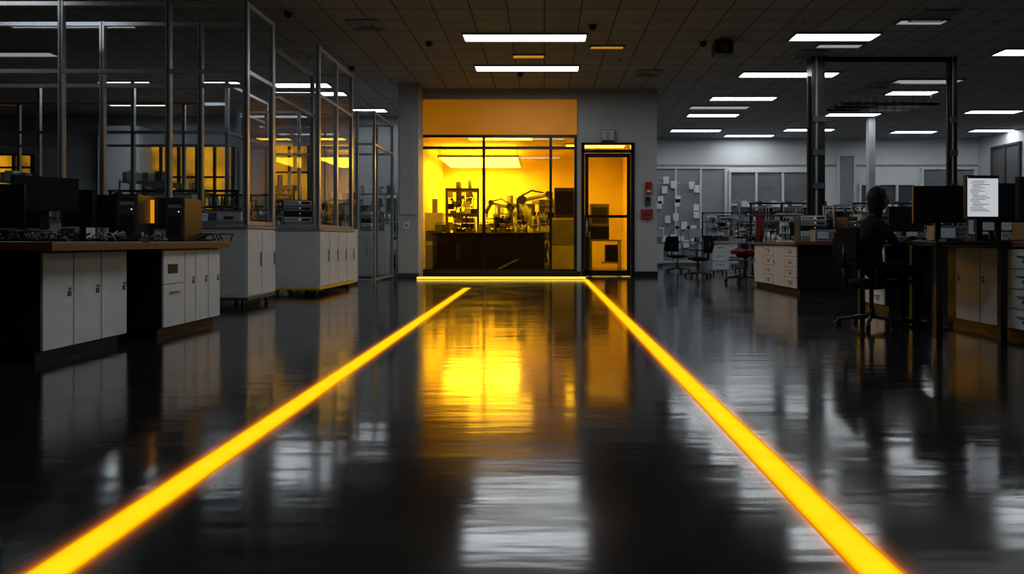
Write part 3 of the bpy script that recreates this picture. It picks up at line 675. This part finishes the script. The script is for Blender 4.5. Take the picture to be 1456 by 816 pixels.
b = B(); b.box(4.26, 7.4, 8.8, 9.7, .84, .885, 'top'); b.box(6.9, 7.3, 8.9, 9.6, 0, .84, 'dgrey'); put("workbench_top", b.mesh("midtop"))
for (n, me, x, a) in [("computer_monitor", MON, 4.75, .2), ("oscilloscope", SCO, 5.3, 0), ("computer_monitor", MOND, 5.9, .1), ("instrument_stack", RAK, 6.5, 0)]: put(n, me, (x, 9.25, .885), a)
cabinet_run("base_cabinet", 4.3, -1, 12.0, 14.4, .9, 0, .84, [('drawers', 1), ('door', 1), ('drawers', 1), ('door', 1)], body='black')
b = B(); b.box(4.24, 8.0, 11.9, 14.5, .84, .885, 'top'); b.box(4.24, 8.0, 11.89, 11.9, .84, .885, 'wood')
b.box(5.22, 5.9, 12.05, 14.4, .0, .84, 'black'); b.box(7.5, 7.9, 12.05, 14.4, 0, .84, 'black')
put("island_worktop", b.mesh("midisland"))
fill(4.3, 7.9, 12.4, .885, rr, .9); fill(4.3, 7.9, 13.2, .885, rr, 1); fill(4.4, 7.9, 14.1, .885, rr, 1)
for x, Y, r in ((1160, 14.9, .14), (1353, 14.9, .075), (1238, 22, .1)):
    b = B(); X = px(x, Y)
    b.box(X-r, X+r, Y-r, Y+r, 0, CEIL, 'blackm' if Y < 20 else 'wall')
    if Y < 20:
        b.box(X-r*.5, X-r*.2, Y-r-.03, Y-r, 1.0, CEIL, 'grey'); b.box(X-r*1.3, X-r, Y-.03, Y+.03, 1.2, CEIL-.4, 'black')
        for z in (1.3, 2.0, 2.7, 3.4): b.box(X-r*.9, X+r*.9, Y-r-.05, Y-r, z, z+.12, 'dgrey')
    put("service_column", b.mesh("service_column"))
b = B(); b.box(px(1160, 14.9)+.14, px(1353, 14.9)-.075, 14.87, 14.93, CEIL-.1, CEIL, 'blackm'); put("ceiling_rail", b.mesh("rail"))
for (x, y, L, s_) in [(3.6, 24.6, 2.4, False), (6.2, 24.6, 2.4, True), (8.8, 24.6, 2.4, True), (11.4, 24.6, 2.4, True), (13.9, 24.6, 2.4, True), (5.0, 21.8, 2.4, True), (7.5, 21.8, 2.4, True), (10.45, 21.8, 2.4, True), (13.0, 21.8, 2.4, True),
                      (4.4, 18.9, 2.4, False), (7.2, 18.9, 2.4, True), (10.0, 18.9, 2.4, True), (12.8, 18.9, 2.4, True), (4.9, 16.2, 1.6, True), (7.4, 16.2, 2.4, True), (10.2, 15.6, 2.4, True), (9.6, 12.6, 2.4, True), (9.0, 10.0, 2.4, False)]:
    bench(x, y, L, shelf=s_)
for (x, y, a, m) in [(6.9, 15.5, 1.2, CHR), (3.9, 20.6, .8, CHR), (6.0, 20.9, 1.6, CHR), (8.8, 20.6, 1.0, CHR), (9.0, 17.6, 1.4, CHR), (3.9, 17.8, 2.4, CHR), (7.6, 23.6, 1.2, CHR), (9.3, 15.0, 1.8, CHR), (8.2, 10.8, 1.3, CHR)]:
    put("office_chair", m, (x, y, 0), a)
put("office_chair", CHRR, (4.28, 15.05, 0), 2.6, sc=(1.15, 1.15, 1.45))
def farwin(name, x0p, x1p, y0p, y1p, n, bars, back, Y=YF, pap=False):
    x0, x1, z1, z0 = px(x0p, Y), px(x1p, Y), pz(y0p, Y), pz(y1p, Y)
    b = B(); b.box(x0, x1, Y-.02, Y, z0, z1, back)
    for i in range(n+1): x = x0+(x1-x0)*i/n; b.box(x-.04, x+.04, Y-.1, Y, z0, z1, 'white')
    for z in bars: zz = z0+(z1-z0)*z; b.box(x0-.04, x1+.04, Y-.09, Y, zz-.035, zz+.035, 'white')
    r3 = random.Random(8)
    if pap:
        for i in range(26):
            x = r3.uniform(x0+.1, x1*.6+x0*.4); z = r3.uniform(z0+.3, z1-.5); b.box(x, x+.21, Y-.115, Y-.105, z, z+.28, 'paper', ry=r3.uniform(-.05, .05))
    else:
        for i in range(int((x1-x0)*3)):
            x = r3.uniform(x0+.1, x1-.5); z = z0+.05; b.box(x, x+r3.uniform(.1, .4), Y-.05, Y-.02, z, z+r3.uniform(.2, 1.1), r3.choice(['dgrey', 'grey', 'black', 'white']))
    b.plane([(x0, Y-.06, z0), (x1, Y-.06, z0), (x1, Y-.06, z1), (x0, Y-.06, z1)], 'glass')
    put(name, b.mesh(name))
farwin("window_5", 925, 1031, 239, 372, 3, (0, 1), 'wall', pap=True)
farwin("window_6", 1037, 1150, 244, 330, 3, (0, .45, 1), 'grey')
farwin("window_7", 1222, 1300, 262, 330, 3, (0, 1), 'walldark'); farwin("window_8", 1310, 1385, 240, 330, 2, (0, .5, 1), 'grey')
b = B(); x0, x1, z1 = px(1193, YF), px(1213, YF), pz(222, YF)
b.box(x0-.08, x0, YF-.08, YF, 0, z1, 'white'); b.box(x1, x1+.08, YF-.08, YF, 0, z1, 'white'); b.box(x0-.08, x1+.08, YF-.08, YF, z1, z1+.08, 'white'); b.box(x0, x1, YF-.04, YF, 0, z1, 'grey'); b.sph((x1-.08, YF-.07, 1.05), .03, 'steel')
put("door_2", b.mesh("door_2"))
b = B(); b.box(2.9, XR, YF-.03, YF, 3.74, 3.8, 'grey'); put("trim_1", b.mesh("trim"))
b = B()
for i in range(3):
    y0 = 20.2+i*2.0; b.box(XR-.03, XR, y0, y0+1.5, 2.6, 4.3, 'walldark')
    for yy in (y0, y0+.75, y0+1.5): b.box(XR-.08, XR, yy-.04, yy+.04, 2.56, 4.34, 'dgrey')
    for z in (2.6, 4.3): b.box(XR-.08, XR, y0, y0+1.5, z-.04, z+.04, 'dgrey')
put("window_9", b.mesh("window_9"))

# ------------------------------------------------------------------ seated person
def skinned(verts, edges, radii, root=0, sub=2):
    me = bpy.data.meshes.new("tmp"); me.from_pydata(verts, edges, []); o = bpy.data.objects.new("tmp", me); scene.collection.objects.link(o)
    o.modifiers.new("s", 'SKIN')
    for i, r in enumerate(radii):
        r = r if isinstance(r, tuple) else (r, r); me.skin_vertices[0].data[i].radius = r
    me.skin_vertices[0].data[root].use_root = True
    ss = o.modifiers.new("ss", 'SUBSURF'); ss.levels = sub; ss.render_levels = sub
    dg = bpy.context.evaluated_depsgraph_get(); out = bpy.data.meshes.new_from_object(o.evaluated_get(dg))
    bpy.data.objects.remove(o); return out
PX, PY = 3.46, 7.42
root = bpy.data.objects.new("seated_person", None); scene.collection.objects.link(root); root.location = (PX, PY, 0); root.rotation_euler = (0, 0, .12)
def part(name, me, mats, assign=None):
    me.materials.clear()
    for k in mats: me.materials.append(M[k])
    for p in me.polygons:
        p.use_smooth = True
        if assign: p.material_index = assign(p.center)
    o = bpy.data.objects.new(name, me); scene.collection.objects.link(o); o.parent = root; return o
V = [(-.04, 0, .60), (-.05, 0, .74), (-.02, 0, .92), (.0, 0, 1.06), (.02, 0, 1.15), (.045, 0, 1.23)]; R = [(.13, .15), (.115, .13), (.12, .15), (.10, .14), (.055, .055), (.05, .05)]
E = [(0, 1), (1, 2), (2, 3), (3, 4), (4, 5)]
for s_ in (-1, 1):
    i = len(V)
    V += [(.0, s_*.15, 1.07), (.06, s_*.22, .95), (.14, s_*.235, .84), (.27, s_*.19, .90), (.37, s_*.14, .945)]
    R += [.062, .05, .043, .036, .026]; E += [(3, i), (i, i+1), (i+1, i+2), (i+2, i+3), (i+3, i+4)]
    i = len(V)
    V += [(.04, s_*.09, .585), (.24, s_*.11, .60), (.42, s_*.12, .58), (.43, s_*.12, .38), (.41, s_*.12, .13), (.42, s_*.12, .05), (.55, s_*.13, .035)]
    R += [.095, .085, .065, .058, .04, .042, .032]; E += [(0, i)]+[(i+k, i+k+1) for k in range(6)]
def asg(c):
    if c.z > 1.17: return 2
    if c.z < .1 and c.x > .3: return 3
    if c.z < .66 and c.x > -.02 or c.z < .62: return 1
    if c.x > .36 and c.z > .8: return 2
    return 0
part("body", skinned(V, E, R), ['shirt', 'trouser', 'skin', 'black'], asg)
for s_ in (-1, 1):
    V = [(.365, s_*.14, .945), (.40, s_*.13, .945), (.44, s_*.12, .938)]; E = [(0, 1), (1, 2)]; R = [(.024, .02), (.034, .016), (.034, .014)]
    for k, (off, ln) in enumerate(((-.03, .062), (-.01, .075), (.01, .08), (.03, .072))):
        i = len(V); y = s_*.12+off
        V += [(.445, y, .94), (.445+ln*.45, y*1.0+off*.15, .945), (.445+ln*.8, y+off*.2, .93), (.445+ln, y+off*.2, .913)]
        R += [.010, .009, .008, .007]; E += [(2, i), (i, i+1), (i+1, i+2), (i+2, i+3)]
    i = len(V); V += [(.40, s_*.095, .935), (.43, s_*.075, .925), (.455, s_*.07, .915)]; R += [.012, .01, .008]; E += [(1, i), (i, i+1), (i+1, i+2)]
    part("hand_"+("r" if s_ < 0 else "l"), skinned(V, E, R), ['skin'])
bmh = bmesh.new(); bmesh.ops.create_uvsphere(bmh, u_segments=32, v_segments=24, radius=1)
for v in bmh.verts:
    x, y, z = v.co; nx = x*.098; ny = y*.076; nz = z*.118
    if z < 0: ny *= 1+.25*z
    if x > 0:
        nx += .024*math.exp(-((y/.16)**2+((z+.12)/.2)**2)); nx -= .012*(math.exp(-(((abs(y)-.38)/.16)**2+((z-.06)/.12)**2)))
        nx += .008*math.exp(-((y/.35)**2+((z+.48)/.08)**2)) + .01*math.exp(-((y/.4)**2+((z+.85)/.15)**2))
    if x < -.1 and z < -.3: nx *= .8
    v.co = (nx, ny, nz)
mh = bpy.data.meshes.new("head"); bmh.to_mesh(mh); bmh.free()
h = part("head", mh, ['skin']); h.location = (.08, 0, 1.335); h.rotation_euler = (0, .12, 0)
b = B()
for s_ in (-1, 1):
    b.sph((.163, s_*.03, 1.337), .011, 'paper', seg=10); b.sph((.172, s_*.03, 1.337), .005, 'black', seg=8); b.sph((.075, s_*.074, 1.33), .026, 'skin', (.6, .3, 1))
b.box(.168, .176, -.02, .02, 1.272, 1.278, 'redfab'); eo = b.mesh("face_details"); o = bpy.data.objects.new("face_details", eo); scene.collection.objects.link(o); o.parent = root
# hair: cap over the skull running into shoulder-length hair down the back
bmh = bmesh.new(); bmesh.ops.create_uvsphere(bmh, u_segments=40, v_segments=28, radius=1)
for v in bmh.verts:
    x, y, z = v.co
    nx, ny, nz = x*.115, y*.094, z*.132
    if x > .35 and z < .55: nx = min(nx, .045); ny *= .93
    if z < -.1:
        nz = nz*2.0-.0; ny *= 1+.12*(-z); nx = min(nx, .0) if x > 0 else nx*.95
    lock = .004*math.sin(math.atan2(y, x)*14+z*3)
    nx += lock*x; ny += lock*y
    v.co = (nx-.008, ny, nz+.008)
mh = bpy.data.meshes.new("hair"); bmh.to_mesh(mh); bmh.free()
h = part("hair", mh, ['hair']); h.location = (.07, 0, 1.345)
put("office_chair", CHR, (PX-.01, PY, 0), .12)
